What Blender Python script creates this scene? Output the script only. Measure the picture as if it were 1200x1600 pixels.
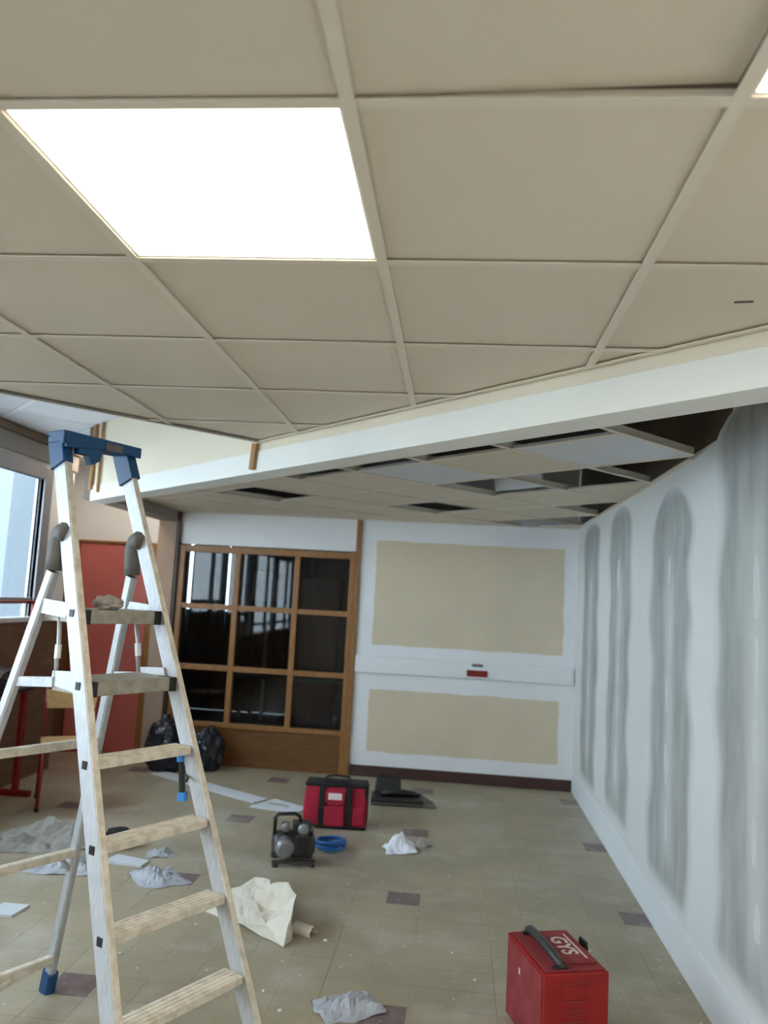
import bpy, bmesh, math, random
from mathutils import Vector, Matrix, noise
random.seed(7)
for o in list(bpy.data.objects): bpy.data.objects.remove(o, do_unlink=True)
S = bpy.context.scene
COL = S.collection
R2 = math.sqrt(2)

# ------------------------------------------------------------------ camera
F_PX, YAW, PITCH, ROLL, EYE = 1246.34, -0.0961, 0.1087, 0.0539, 1.627
def cam_axes():
    cy, sy, cp, sp = math.cos(YAW), math.sin(YAW), math.cos(PITCH), math.sin(PITCH)
    f = Vector((sy*cp, cy*cp, sp)); r = Vector((cy, -sy, 0)); u = r.cross(f)
    cr, sr = math.cos(ROLL), math.sin(ROLL)
    return cr*r + sr*u, -sr*r + cr*u, f
CR, CU, CF = cam_axes()
cd = bpy.data.cameras.new('camera'); cam = bpy.data.objects.new('camera', cd); COL.objects.link(cam)
cd.sensor_fit = 'AUTO'; cd.sensor_width = 36.0; cd.lens = F_PX/1600*36.0
cd.dof.use_dof = True; cd.dof.focus_distance = 2.6; cd.dof.aperture_fstop = 2.8
cd.clip_start = 0.02; cd.clip_end = 300
M = Matrix(((CR.x, CU.x, -CF.x, 0), (CR.y, CU.y, -CF.y, 0), (CR.z, CU.z, -CF.z, EYE), (0, 0, 0, 1)))
cam.matrix_world = M
S.camera = cam
def to_px(p):
    d = Vector(p) - Vector((0, 0, EYE)); z = d.dot(CF)
    if z < 0.05: return None
    return 600 + F_PX*d.dot(CR)/z, 800 - F_PX*d.dot(CU)/z

# ------------------------------------------------------------------ world, light level
SKY_STRENGTH = 13.0
LED_STRENGTH = 10.0
W = bpy.data.worlds.new('sky'); S.world = W; W.use_nodes = True
bg = W.node_tree.nodes['Background']
bg.inputs[0].default_value = (0.78, 0.89, 1.0, 1); bg.inputs[1].default_value = SKY_STRENGTH
S.view_settings.view_transform = 'Standard'; S.view_settings.look = 'None'
S.view_settings.exposure = 0.0; S.view_settings.gamma = 1.0
S.view_settings.use_curve_mapping = False

# ------------------------------------------------------------------ materials
def srgb(r, g, b):
    f = lambda c: ((c/255+0.055)/1.055)**2.4 if c/255 > 0.04045 else c/255/12.92
    return (f(r), f(g), f(b), 1)
MATS = {}
def mat(name, col, rough=0.6, metal=0.0, var=0.12, scale=8.0, bump=0.0, bscale=60.0, col2=None,
        stretch=None, spec=0.5, rand=0.0, thresh=None, emit=0.0):
    """procedural material: noise between col and col2, in world-fixed coordinates"""
    m = bpy.data.materials.new(name); m.use_nodes = True; nt = m.node_tree; N = nt.nodes; L = nt.links
    b = N['Principled BSDF']
    b.inputs['Roughness'].default_value = rough; b.inputs['Metallic'].default_value = metal
    b.inputs['Specular IOR Level'].default_value = spec
    geo = N.new('ShaderNodeNewGeometry'); mp = N.new('ShaderNodeMapping')
    L.new(geo.outputs['Position'], mp.inputs[0])
    if stretch: mp.inputs['Scale'].default_value = stretch
    nz = N.new('ShaderNodeTexNoise'); nz.inputs['Scale'].default_value = scale; nz.inputs['Detail'].default_value = 6
    L.new(mp.outputs[0], nz.inputs['Vector'])
    rp = N.new('ShaderNodeValToRGB')
    if col2 is None: col2 = tuple(max(0, c*(1-var)) for c in col[:3]) + (1,)
    lo, hi = thresh or (0.3, 0.7)
    rp.color_ramp.elements[0].position = lo; rp.color_ramp.elements[1].position = hi
    rp.color_ramp.elements[0].color = col2; rp.color_ramp.elements[1].color = col
    L.new(nz.outputs['Fac'], rp.inputs[0])
    out = rp.outputs[0]
    if rand:
        oi = N.new('ShaderNodeObjectInfo'); hs = N.new('ShaderNodeHueSaturation'); mr = N.new('ShaderNodeMapRange')
        mr.inputs['To Min'].default_value = 1-rand; mr.inputs['To Max'].default_value = 1+rand
        L.new(oi.outputs['Random'], mr.inputs['Value']); L.new(mr.outputs[0], hs.inputs['Value']); L.new(out, hs.inputs['Color'])
        out = hs.outputs[0]
    L.new(out, b.inputs['Base Color'])
    if bump:
        n2 = N.new('ShaderNodeTexNoise'); n2.inputs['Scale'].default_value = bscale; n2.inputs['Detail'].default_value = 4
        L.new(mp.outputs[0], n2.inputs['Vector'])
        bp = N.new('ShaderNodeBump'); bp.inputs['Strength'].default_value = bump; bp.inputs['Distance'].default_value = 0.004
        L.new(n2.outputs['Fac'], bp.inputs['Height']); L.new(bp.outputs[0], b.inputs['Normal'])
    MATS[name] = m
    return m
def glass_mat(name, tint=(1, 1, 1, 1), rough=0.02, ior=1.45):
    m = bpy.data.materials.new(name); m.use_nodes = True; nt = m.node_tree; N = nt.nodes; L = nt.links
    N.remove(N['Principled BSDF'])
    tr = N.new('ShaderNodeBsdfTransparent'); tr.inputs[0].default_value = tint
    gl = N.new('ShaderNodeBsdfGlossy'); gl.inputs['Roughness'].default_value = rough
    fr = N.new('ShaderNodeFresnel'); fr.inputs[0].default_value = ior
    mx = N.new('ShaderNodeMixShader')
    ge = N.new('ShaderNodeNewGeometry'); inv = N.new('ShaderNodeMath'); inv.operation = 'SUBTRACT'; inv.inputs[0].default_value = 1.0
    ml = N.new('ShaderNodeMath'); ml.operation = 'MULTIPLY'
    L.new(ge.outputs['Backfacing'], inv.inputs[1]); L.new(inv.outputs[0], ml.inputs[0]); L.new(fr.outputs[0], ml.inputs[1])
    L.new(ml.outputs[0], mx.inputs[0]); L.new(tr.outputs[0], mx.inputs[1]); L.new(gl.outputs[0], mx.inputs[2])
    L.new(mx.outputs[0], N['Material Output'].inputs[0]); MATS[name] = m
    return m
def emit_mat(name, col, s):
    m = bpy.data.materials.new(name); m.use_nodes = True; N = m.node_tree.nodes
    b = N['Principled BSDF']; b.inputs['Base Color'].default_value = (0.9, 0.9, 0.9, 1)
    b.inputs['Emission Color'].default_value = col; b.inputs['Emission Strength'].default_value = s
    MATS[name] = m; return m

mat('ceil_tile', srgb(226, 214, 196), 0.92, var=0.03, scale=3, bump=0.15, bscale=350, rand=0.015)
mat('ceil_tile_blue', srgb(222, 224, 230), 0.9, var=0.04, scale=4, rand=0.03)
mat('tee', srgb(230, 220, 203), 0.6, var=0.03)
mat('tee_white', srgb(236, 238, 240), 0.5, var=0.03)
mat('slab', srgb(92, 86, 78), 0.95, var=0.3, scale=3, bump=0.4, bscale=20)
mat('block_shade', srgb(112, 101, 90), 0.95, var=0.3, scale=4, bump=0.3, bscale=30)  # raw wall, its tone darkened to stand for the unlit plenum
mat('board_white', srgb(224, 226, 226), 0.8, var=0.05, scale=2.5, bump=0.05)
mat('board_base', srgb(232, 236, 240), 0.55, var=0.05, scale=4)
mat('compound', srgb(176, 178, 176), 0.85, scale=5, stretch=(1, 2.2, 0.8), col2=srgb(158, 159, 156), thresh=(0.3, 0.7))
mat('compound_feather', srgb(214, 216, 215), 0.85, var=0.05, scale=6)
mat('compound_thin', srgb(200, 202, 201), 0.85, scale=5, stretch=(1, 2.2, 0.8), col2=srgb(186, 188, 187), thresh=(0.3, 0.7))
mat('filler', srgb(216, 218, 218), 0.85, var=0.06, scale=12)
mat('cream', srgb(238, 226, 204), 0.85, var=0.04, scale=3)
mat('beam_white', srgb(243, 243, 238), 0.7, var=0.03, scale=3)
mat('wall_paint', srgb(238, 238, 240), 0.8, var=0.05, scale=3)
mat('wall_plain', srgb(236, 232, 224), 0.85, var=0.06, scale=2)
mat('bare_board', srgb(220, 205, 180), 0.9, var=0.07, scale=3)
mat('brown_base', srgb(70, 46, 42), 0.5, var=0.25, scale=10)
mat('wood', srgb(160, 112, 58), 0.45, scale=14, stretch=(9, 9, 0.6), col2=srgb(126, 82, 40))
mat('wood_dark', srgb(120, 76, 32), 0.45, scale=10, stretch=(1, 9, 9), col2=srgb(92, 56, 22))
mat('wood_light', srgb(206, 170, 116), 0.5, scale=10, stretch=(1, 9, 9), col2=srgb(182, 144, 92))
mat('batten', srgb(186, 140, 88), 0.7, scale=20, stretch=(6, 6, 1), col2=srgb(150, 105, 60))
mat('header_grey', srgb(150, 142, 134), 0.85, var=0.12, scale=4)
mat('column_pink', srgb(176, 152, 134), 0.85, var=0.1, scale=4)
mat('red_door', srgb(206, 112, 106), 0.35, var=0.08, scale=3)  # even pale pinkish red over the whole leaf
mat('red_paint', srgb(132, 24, 22), 0.35, var=0.12, scale=10)
mat('brown_panel', srgb(128, 96, 74), 0.6, scale=5, stretch=(1, 1, 6), col2=srgb(108, 80, 62))
mat('frame_grey', srgb(150, 150, 156), 0.5, var=0.06)
mat('frame_white', srgb(236, 238, 240), 0.4, var=0.03)
mat('lintel', srgb(150, 144, 140), 0.8, var=0.1, scale=4)
mat('lintel_brown', srgb(112, 96, 84), 0.8, var=0.1, scale=4)
mat('alu', srgb(196, 198, 202), 0.5, metal=0.35, scale=25, col2=srgb(176, 178, 182), stretch=(4, 4, 1), bump=0.04)
mat('tread', srgb(224, 217, 203), 0.7, metal=0.1, scale=30, col2=srgb(200, 192, 178), bump=0.2, bscale=120, thresh=(0.35, 0.6))
mat('tread_grey', srgb(178, 172, 158), 0.6, metal=0.4, scale=30, col2=srgb(150, 144, 132))
mat('plastic_grey', srgb(104, 102, 98), 0.6, var=0.15, scale=20)
mat('plastic_black', srgb(30, 31, 33), 0.5, var=0.3, scale=20)
mat('plastic_blue', srgb(20, 76, 126), 0.5, var=0.15, scale=16)
mat('blue_cap', srgb(62, 140, 220), 0.5, var=0.1)
mat('red_metal', srgb(158, 24, 22), 0.5, scale=9, col2=srgb(140, 18, 18), bump=0.03)
mat('red_metal_dusty', srgb(150, 62, 66), 0.7, scale=14, col2=srgb(132, 40, 44))
mat('decal', srgb(236, 228, 224), 0.7, scale=60, col2=srgb(206, 186, 184))
mat('red_cloth', srgb(176, 28, 58), 0.85, scale=14, col2=srgb(150, 20, 44), bump=0.2, bscale=200)
mat('black_cloth', srgb(30, 30, 34), 0.9, var=0.3, scale=20, bump=0.2, bscale=200)
mat('black_bag', srgb(30, 36, 48), 0.28, var=0.3, scale=10, bump=0.3, bscale=40)
mat('metal_dark', srgb(84, 84, 86), 0.45, metal=0.5, var=0.3, scale=20)
mat('metal_mid', srgb(150, 150, 154), 0.4, metal=0.6, var=0.2, scale=20)
mat('hose', srgb(36, 104, 176), 0.45, var=0.1, scale=20)
mat('paper', srgb(222, 216, 202), 0.8, var=0.08, scale=9)
mat('paper_white', srgb(238, 240, 248), 0.8, var=0.06, scale=9)
mat('film', srgb(176, 180, 188), 0.4, var=0.12, scale=12)
mat('rag', srgb(168, 164, 158), 0.9, var=0.3, scale=14)
mat('board_strip', srgb(208, 212, 218), 0.8, var=0.08, scale=6)
mat('tile_beige', srgb(174, 163, 138), 0.42, scale=1.6, col2=srgb(152, 142, 120), bump=0.05, bscale=30, rand=0.03)
mat('tile_dark', srgb(124, 106, 104), 0.45, scale=20, col2=srgb(104, 88, 88), rand=0.06)
mat('grout', srgb(180, 170, 148), 0.9, var=0.2)
mat('curtain', srgb(96, 122, 128), 0.9, var=0.2, scale=8)
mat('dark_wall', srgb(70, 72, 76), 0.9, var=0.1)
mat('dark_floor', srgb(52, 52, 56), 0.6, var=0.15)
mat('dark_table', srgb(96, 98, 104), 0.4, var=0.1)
mat('facade', srgb(84, 90, 95), 0.9, var=0.05, scale=0.4)
mat('facade_slab', srgb(120, 122, 124), 0.8, var=0.03)
mat('facade_glass', srgb(56, 62, 72), 0.2, var=0.1)
mat('street', srgb(150, 150, 148), 0.9, var=0.1, scale=0.5)
glass_mat('glass', (0.93, 0.97, 0.98, 1))
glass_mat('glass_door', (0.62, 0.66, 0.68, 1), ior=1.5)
emit_mat('led', (1.0, 0.86, 0.67, 1), LED_STRENGTH)

def dust_on_floor():
    """pale plaster dust lying on the vinyl tiles: noise patches, white and rougher"""
    for nm in ('tile_beige', 'tile_dark'):
        m = MATS[nm]; N = m.node_tree.nodes; L = m.node_tree.links; b = N['Principled BSDF']
        src = b.inputs['Base Color'].links[0].from_socket
        geo = N.new('ShaderNodeNewGeometry')
        n1 = N.new('ShaderNodeTexNoise'); n1.inputs['Scale'].default_value = 2.3; n1.inputs['Detail'].default_value = 8; n1.inputs['Roughness'].default_value = 0.65
        L.new(geo.outputs['Position'], n1.inputs['Vector'])
        r1 = N.new('ShaderNodeValToRGB'); r1.color_ramp.elements[0].position = 0.5; r1.color_ramp.elements[1].position = 0.78
        r1.color_ramp.elements[1].color = (0.55, 0.55, 0.55, 1)
        L.new(n1.outputs['Fac'], r1.inputs[0])
        n2 = N.new('ShaderNodeTexNoise'); n2.inputs['Scale'].default_value = 26; n2.inputs['Detail'].default_value = 3
        L.new(geo.outputs['Position'], n2.inputs['Vector'])
        r2 = N.new('ShaderNodeValToRGB'); r2.color_ramp.elements[0].position = 0.69; r2.color_ramp.elements[1].position = 0.73
        L.new(n2.outputs['Fac'], r2.inputs[0])
        mx = N.new('ShaderNodeMath'); mx.operation = 'MAXIMUM'
        L.new(r1.outputs[0], mx.inputs[0]); L.new(r2.outputs[0], mx.inputs[1])
        mix = N.new('ShaderNodeMix'); mix.data_type = 'RGBA'
        L.new(mx.outputs[0], mix.inputs['Factor']); L.new(src, mix.inputs['A']); mix.inputs['B'].default_value = srgb(206, 204, 198)
        L.new(mix.outputs['Result'], b.inputs['Base Color'])
dust_on_floor()

# ------------------------------------------------------------------ mesh helpers
class MB:
    def __init__(s): s.v = []; s.f = []
    def add(s, vs, fs):
        o = len(s.v); s.v += [Vector(v) for v in vs]; s.f += [[i+o for i in f] for f in fs]; return s
    def box(s, x0, x1, y0, y1, z0, z1):
        vs = [(x, y, z) for z in (z0, z1) for y in (y0, y1) for x in (x0, x1)]
        return s.add(vs, [(0, 2, 3, 1), (4, 5, 7, 6), (0, 1, 5, 4), (2, 6, 7, 3), (0, 4, 6, 2), (1, 3, 7, 5)])
    def bar(s, A, B, w, d, ref=(0, 0, 1), ch=0.0):
        """box beam from A to B; w across (perpendicular to ref), d along ref; ch = chamfer"""
        A, B = Vector(A), Vector(B); t = (B-A).normalized(); r = Vector(ref)
        x = t.cross(r)
        if x.length < 1e-5: x = t.cross(Vector((1, 0, 0)))
        x.normalize(); y = x.cross(t).normalized()
        w /= 2; d /= 2
        if ch > 0: pr = [(-w+ch, -d), (w-ch, -d), (w, -d+ch), (w, d-ch), (w-ch, d), (-w+ch, d), (-w, d-ch), (-w, -d+ch)]
        else: pr = [(-w, -d), (w, -d), (w, d), (-w, d)]
        n = len(pr); vs = [P + x*a + y*b for P in (A, B) for a, b in pr]
        fs = [(i, (i+1) % n, (i+1) % n+n, i+n) for i in range(n)] + [tuple(range(n))[::-1], tuple(range(n, 2*n))]
        return s.add(vs, fs)
    def prism(s, poly, z0, z1):
        n = len(poly)
        vs = [(x, y, z0) for x, y in poly] + [(x, y, z1) for x, y in poly]
        fs = [tuple(range(n))[::-1], tuple(range(n, 2*n))] + [(i, (i+1) % n, (i+1) % n+n, i+n) for i in range(n)]
        return s.add(vs, fs)
    def extr(s, poly3, dv):
        n = len(poly3); dv = Vector(dv)
        vs = [Vector(p) for p in poly3] + [Vector(p)+dv for p in poly3]
        return s.add(vs, [tuple(range(n))[::-1], tuple(range(n, 2*n))] + [(i, (i+1) % n, (i+1) % n+n, i+n) for i in range(n)])
    def tube(s, pts, r, n=8, closed=False):
        pts = [Vector(p) for p in pts]; m = len(pts); rs = r if isinstance(r, (list, tuple)) else [r]*m
        base = len(s.v); prev = None
        for i, p in enumerate(pts):
            if closed: t = pts[(i+1) % m] - pts[i-1]
            else: t = pts[min(i+1, m-1)] - pts[max(i-1, 0)]
            t.normalize()
            a = prev if prev is not None else (Vector((0, 0, 1)) if abs(t.z) < 0.9 else Vector((1, 0, 0)))
            x = a - t*a.dot(t); x.normalize(); prev = x; y = t.cross(x)
            for k in range(n):
                an = 2*math.pi*k/n; s.v.append(p + (x*math.cos(an)+y*math.sin(an))*rs[i])
        for i in range(m if closed else m-1):
            j = (i+1) % m
            for k in range(n):
                k2 = (k+1) % n
                s.f.append([base+i*n+k, base+i*n+k2, base+j*n+k2, base+j*n+k])
        if not closed:
            s.f.append([base+k for k in range(n)][::-1]); s.f.append([base+(m-1)*n+k for k in range(n)])
        return s
    def lathe(s, prof, c=(0, 0, 0), axis='z', n=20):
        base = len(s.v); c = Vector(c)
        for r, h in prof:
            for k in range(n):
                a = 2*math.pi*k/n; p = (r*math.cos(a), r*math.sin(a), h)
                if axis == 'x': p = (p[2], p[0], p[1])
                if axis == 'y': p = (p[1], p[2], p[0])
                s.v.append(c+Vector(p))
        for i in range(len(prof)-1):
            for k in range(n):
                k2 = (k+1) % n; s.f.append([base+i*n+k, base+i*n+k2, base+(i+1)*n+k2, base+(i+1)*n+k])
        s.f.append([base+k for k in range(n)][::-1]); s.f.append([base+(len(prof)-1)*n+k for k in range(n)])
        return s
    def mesh(s, name):
        me = bpy.data.meshes.new(name); me.from_pydata([tuple(v) for v in s.v], [], s.f); me.validate()
        bm = bmesh.new(); bm.from_mesh(me); bmesh.ops.recalc_face_normals(bm, faces=bm.faces); bm.to_mesh(me); bm.free()
        return me
def obj(name, mb, m, parent=None, smooth=False, bevel=0.0, loc=None, rot=None, seg=2):
    me = mb.mesh(name) if isinstance(mb, MB) else mb
    if not me.materials: me.materials.append(MATS[m])
    o = bpy.data.objects.new(name, me); COL.objects.link(o)
    if parent: o.parent = parent
    if loc is not None: o.location = loc
    if rot is not None: o.rotation_euler = rot
    if smooth:
        for p in me.polygons: p.use_smooth = True
    if bevel:
        b = o.modifiers.new('bevel', 'BEVEL'); b.width = bevel; b.segments = seg; b.limit_method = 'ANGLE'
        b.angle_limit = math.radians(40)
    return o
def tag(o, label=None, cat=None, group=None, kind=None):
    if label: o['label'] = label
    if cat: o['category'] = cat
    if group: o['group'] = group
    if kind: o['kind'] = kind
    return o
def thing(name, label, cat, loc=(0, 0, 0), rotz=0.0, group=None, kind=None):
    o = bpy.data.objects.new(name, None); COL.objects.link(o); o.empty_display_size = 0.1
    o.location = loc; o.rotation_euler = (0, 0, rotz)
    return tag(o, label, cat, group, kind)
def struct(name, mb, m, label=None, cat=None, **k):
    return tag(obj(name, mb, m, **k), label, cat, kind='structure')
def clip(poly, planes):
    """keep a*x+b*y<=c for each plane"""
    for a, b, c in planes:
        out = []
        for i in range(len(poly)):
            p, q = poly[i], poly[(i+1) % len(poly)]
            dp, dq = a*p[0]+b*p[1]-c, a*q[0]+b*q[1]-c
            if dp <= 0: out.append(p)
            if (dp < 0 < dq) or (dq < 0 < dp):
                t = dp/(dp-dq); out.append((p[0]+(q[0]-p[0])*t, p[1]+(q[1]-p[1])*t))
        poly = out
        if len(poly) < 3: return []
    ar = sum(poly[i][0]*poly[(i+1) % len(poly)][1]-poly[(i+1) % len(poly)][0]*poly[i][1] for i in range(len(poly)))/2
    return poly if abs(ar) > 2e-4 else []
def uv2xy(u, v): return ((u+v)/R2, (v-u)/R2)

# ------------------------------------------------------------------ room constants (metres, floor z=0)
XR, XL, YB, YF, YD = 1.10, -3.51, 7.525, -2.3, 7.72
XN, YN = -3.95, 6.90                            # niche beside the red door: its left side and where it starts
HC, HB, HH, TOP = 2.404, 2.368, 2.83, 3.0       # main, back and window-side ceilings, slab
VC, VBR = 2.980/R2, 2.257                       # beam front and rear faces (v = (x+y)/sqrt2)
XE = -2.80                                      # left end of the beam

# ------------------------------------------------------------------ floor
floor = struct('floor', MB().box(XL-0.07, XR+0.12, YF-0.1, YD+0.1, -0.15, -0.003).box(XN-0.07, XL-0.07, YN-0.07, YD+0.1, -0.15, -0.003), 'grout',
               'beige vinyl tiled floor with scattered dark tiles and plaster dust', 'floor')
TS = 1.263/7; FX, FY = -0.22, 3.324
def tile_mesh(name, poly, m):
    me = MB().prism(poly, -0.004, 0.0).mesh(name); me.materials.append(MATS[m]); return me
g = 0.0006; hsz = TS/2-g
full = [(-hsz, -hsz), (hsz, -hsz), (hsz, hsz), (-hsz, hsz)]
me_beige = tile_mesh('floor_tile', full, 'tile_beige'); me_dark = tile_mesh('dark_floor_tile', full, 'tile_dark')
cells = []
i0, i1 = math.floor((XN-FX)/TS), math.ceil((XR-FX)/TS); j0, j1 = math.floor((YF-FY)/TS), math.ceil((YD-FY)/TS)
floor_planes = [(1, 0, XR), (-1, 0, -XL), (0, 1, YD), (0, -1, -YF)]
for i in range(i0, i1+1):
    for j in range(j0, j1+1):
        cx, cy = FX+i*TS, FY+j*TS
        pl = clip([(cx+a, cy+b) for a, b in full], floor_planes)
        if cx < XL+0.09:
            if cy > YN: pl = clip([(cx+a, cy+b) for a, b in full], [(-1, 0, -XN), (0, 1, YD), (0, -1, -YN)])
        if not pl: continue
        q = to_px((cx, cy, 0)); vis = q is not None and -20 < q[0] < 1220 and 0 < q[1] < 1630
        cells.append((cx, cy, pl, i % 7 == 0 and j % 7 == 0, vis))
cells.sort(key=lambda c: (not c[4], c[0]**2+c[1]**2))
rest = MB(); nb = 0
for cx, cy, pl, dark, vis in cells:
    if not dark and (not vis or nb >= 290): rest.prism(pl, -0.004, 0.0); continue
    isfull = len(pl) == 4 and abs(pl[0][0]-(cx-hsz)) < 1e-6 and abs(pl[2][0]-(cx+hsz)) < 1e-6 and abs(pl[2][1]-(cy+hsz)) < 1e-6
    nm = 'dark_floor_tile' if dark else 'floor_tile'
    if isfull: me = me_dark if dark else me_beige
    else: me = tile_mesh(nm, [(x-cx, y-cy) for x, y in pl], 'tile_dark' if dark else 'tile_beige')
    o = obj(nm, me, None, floor, loc=(cx, cy, 0)); nb += not dark
r = obj('floor_tile', rest, 'tile_beige', floor); r['kind'] = 'stuff'

# ------------------------------------------------------------------ right wall: plasterboard with filled joints
wr = struct('wall_right', MB().box(XR+0.013, XR+0.15, YF, YB+0.1, 0, TOP), 'block_shade',
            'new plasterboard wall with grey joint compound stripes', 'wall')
JOINTS = [-1.75, -0.55, 0.65, 1.87, 3.07, 4.28, 5.58, 6.75]
edges = [YF] + JOINTS + [YB]
edges = sorted(edges + [3.34])  # extra split where the imitated shadow edge above the ceiling begins
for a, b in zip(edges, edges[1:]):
    obj('plasterboard', MB().box(XR, XR+0.013, a+0.0003, b-0.0003, 0.0, 2.395 if a > 3.3 else 2.99), 'board_white', wr)  # far boards stop low so the dark backing paints the plenum shade
def wavy_strip(y, w, z0, z1, seed, th=0.0015, x=XR, amp=0.10, n=26, roundtop=0.22):
    rnd = random.Random(seed); L, Rr = [], []
    ph = [rnd.uniform(0, 6) for _ in range(6)]
    for k in range(n+1):
        t = k/n; z = z0+(z1-z0)*t
        e = 1.0
        if z > z1-roundtop: e = math.sqrt(max(0.02, 1-((z-(z1-roundtop))/roundtop)**2))
        if z < z0+0.08: e *= 0.55+0.45*(z-z0)/0.08
        fa = w/2*(1+amp*(math.sin(5.1*z+ph[0])+0.6*math.sin(12*z+ph[1])))*e
        fb = w/2*(1+amp*(math.sin(4.3*z+ph[2])+0.6*math.sin(14*z+ph[3])))*e
        L.append((y-fa, z)); Rr.append((y+fb, z))
    mb = MB(); vs, fs = [], []
    for k in range(n+1):
        for yy, zz in (L[k], Rr[k]):
            vs += [(x-th, yy, zz), (x+0.0005, yy, zz)]
    for k in range(n):
        a, b = 4*k, 4*k+4
        fs += [(a, a+2, b+2, b), (a+1, b+1, b+3, a+3), (a, b, b+1, a+1), (a+2, a+3, b+3, b+2)]
    fs += [(0, 1, 3, 2), (4*n, 4*n+2, 4*n+3, 4*n+1)]
    return mb.add(vs, fs)
def soft_strip(y, w, z0, z1, seed, roundtop, th=0.0008, nz=60, nc=16):
    """trowelled joint: thin proud strip; point attribute 'cover' says how thickly the grey compound covers the board"""
    rnd = random.Random(seed); ph = [rnd.uniform(0, 6) for _ in range(4)]
    vs, fs, cov = [], [], []
    sm = lambda e0, e1, x: (lambda q: q*q*(3-2*q))(max(0, min(1, (x-e0)/(e1-e0))))
    for k in range(nz+1):
        z = z0+(z1-z0)*k/nz; e = 1.0
        if z > z1-roundtop: e = math.sqrt(max(0.05, 1-((z-(z1-roundtop))/roundtop)**2))
        for c in range(nc+1):
            t_ = 2*c/nc-1
            amp = 1+0.07*math.sin(4.6*z+ph[0 if t_ < 0 else 1])+0.05*math.sin(12*z+ph[2 if t_ < 0 else 3])
            yy = y+t_*w*0.62*amp*e
            edge = 1-sm(0.68+0.16*noise.noise(Vector((z*4, seed, t_))), 0.98, abs(t_))
            mid = math.exp(-(t_/0.24)**2)*sm(z0+0.05, z0+0.3, z)*(1-sm(z1-0.6, z1-0.25, z))
            streak = 0.82+0.30*noise.noise(Vector((t_*5+seed, z*1.3, seed)))
            cv = edge*streak*(1-0.62*mid)*sm(z0, z0+0.10, z)*(1-0.8*sm(z1-0.06, z1, z))
            if c in (0, nc): cv = 0.0
            vs.append((XR-(th if 0 < c < nc else 0.0003), yy, z)); cov.append(max(0, min(1, cv)))
    n1 = len(vs)
    for x_, y_, z_ in list(vs): vs.append((XR+0.0004, y_, z_)); cov.append(0)
    R = nc+1
    for k in range(nz):
        for c in range(nc):
            q = k*R+c; fs.append((q, q+R, q+R+1, q+1)); fs.append((n1+q, n1+q+1, n1+q+R+1, n1+q+R))
    for k in range(nz):
        q = k*R; fs.append((q, n1+q, n1+q+R, q+R)); q += nc; fs.append((q, q+R, n1+q+R, n1+q))
    for c in range(nc):
        fs.append((c, c+1, n1+c+1, n1+c)); q = nz*R+c; fs.append((q, n1+q, n1+q+1, q+1))
    me = MB().add(vs, fs).mesh('joint_compound')
    at_ = me.attributes.new('cover', 'FLOAT', 'POINT'); at_.data.foreach_set('value', cov)
    return me
def soft_mat():
    m = mat('compound_soft', srgb(168, 170, 168), 0.85, scale=6, stretch=(1, 2.4, 0.8), col2=srgb(142, 144, 141))
    N = m.node_tree.nodes; L = m.node_tree.links; bs = N['Principled BSDF']
    src = bs.inputs['Base Color'].links[0].from_socket
    at_ = N.new('ShaderNodeAttribute'); at_.attribute_name = 'cover'
    mx = N.new('ShaderNodeMix'); mx.data_type = 'RGBA'
    L.new(at_.outputs['Fac'], mx.inputs['Factor']); mx.inputs['A'].default_value = srgb(221, 223, 223); L.new(src, mx.inputs['B'])
    L.new(mx.outputs['Result'], bs.inputs['Base Color'])
soft_mat()
for k, (y, w, top) in enumerate([(1.87, 0.7, 2.34), (3.07, 0.80, 2.50), (4.28, 0.70, 2.29), (5.58, 0.66, 2.35), (6.75, 0.68, 2.35)]):
    rnd = random.Random(90+k); z0 = 0.22+0.03*(k % 2)
    obj('joint_compound', soft_strip(y, w, z0, top, 40+k, 0.30 if k == 2 else 0.15), 'compound_soft', wr)
    z = 0.5
    while z < 1.9:
        hh = rnd.uniform(0.12, 0.24)
        obj('filler_patch', wavy_strip(y+rnd.uniform(-0.03, 0.03), rnd.uniform(0.04, 0.08), z, z+hh, rnd.randint(0, 999), th=0.0026, amp=0.2, n=10, roundtop=0.09), 'filler', wr)
        z += hh+rnd.uniform(0.05, 0.22)
struct('baseboard_right', MB().box(XR-0.004, XR, YF, YB, 0.0, 0.20), 'board_base', 'white strip along foot of plasterboard wall', 'baseboard')

# ------------------------------------------------------------------ back wall (plastered part) and parts
wb = struct('wall_back', MB().box(-0.925, XR, YB, YB+0.12, 0, TOP).box(-2.72, -0.925, YB, YB+0.12, 2.06, TOP), 'wall_paint',
            'white end wall with two bare beige board patches', 'wall')
def ragged(x0, x1, z0, z1, seed, y0, y1):
    rnd = random.Random(seed); pts = []
    n = 14
    for k in range(n): pts.append((x0+(x1-x0)*k/n, z0+rnd.uniform(-.006, .006)))
    for k in range(n): pts.append((x1+rnd.uniform(-.006, .006), z0+(z1-z0)*k/n))
    for k in range(n): pts.append((x1-(x1-x0)*k/n, z1+rnd.uniform(-.006, .006)))
    for k in range(n): pts.append((x0+rnd.uniform(-.006, .006), z1-(z1-z0)*k/n))
    return MB().extr([(a, y0, b) for a, b in pts], (0, y1-y0, 0))
obj('bare_board', ragged(-0.775, 0.985, 1.20, 2.175, 1, YB-0.002, YB), 'bare_board', wb)
obj('bare_board', ragged(-0.775, 0.965, 0.225, 0.79, 2, YB-0.002, YB), 'bare_board', wb)
struct('baseboard_back', MB().box(-0.92, XR-0.005, YB-0.016, YB, 0.0, 0.10), 'brown_base', 'dark brown baseboard under white end wall', 'baseboard', bevel=0.003)
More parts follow.
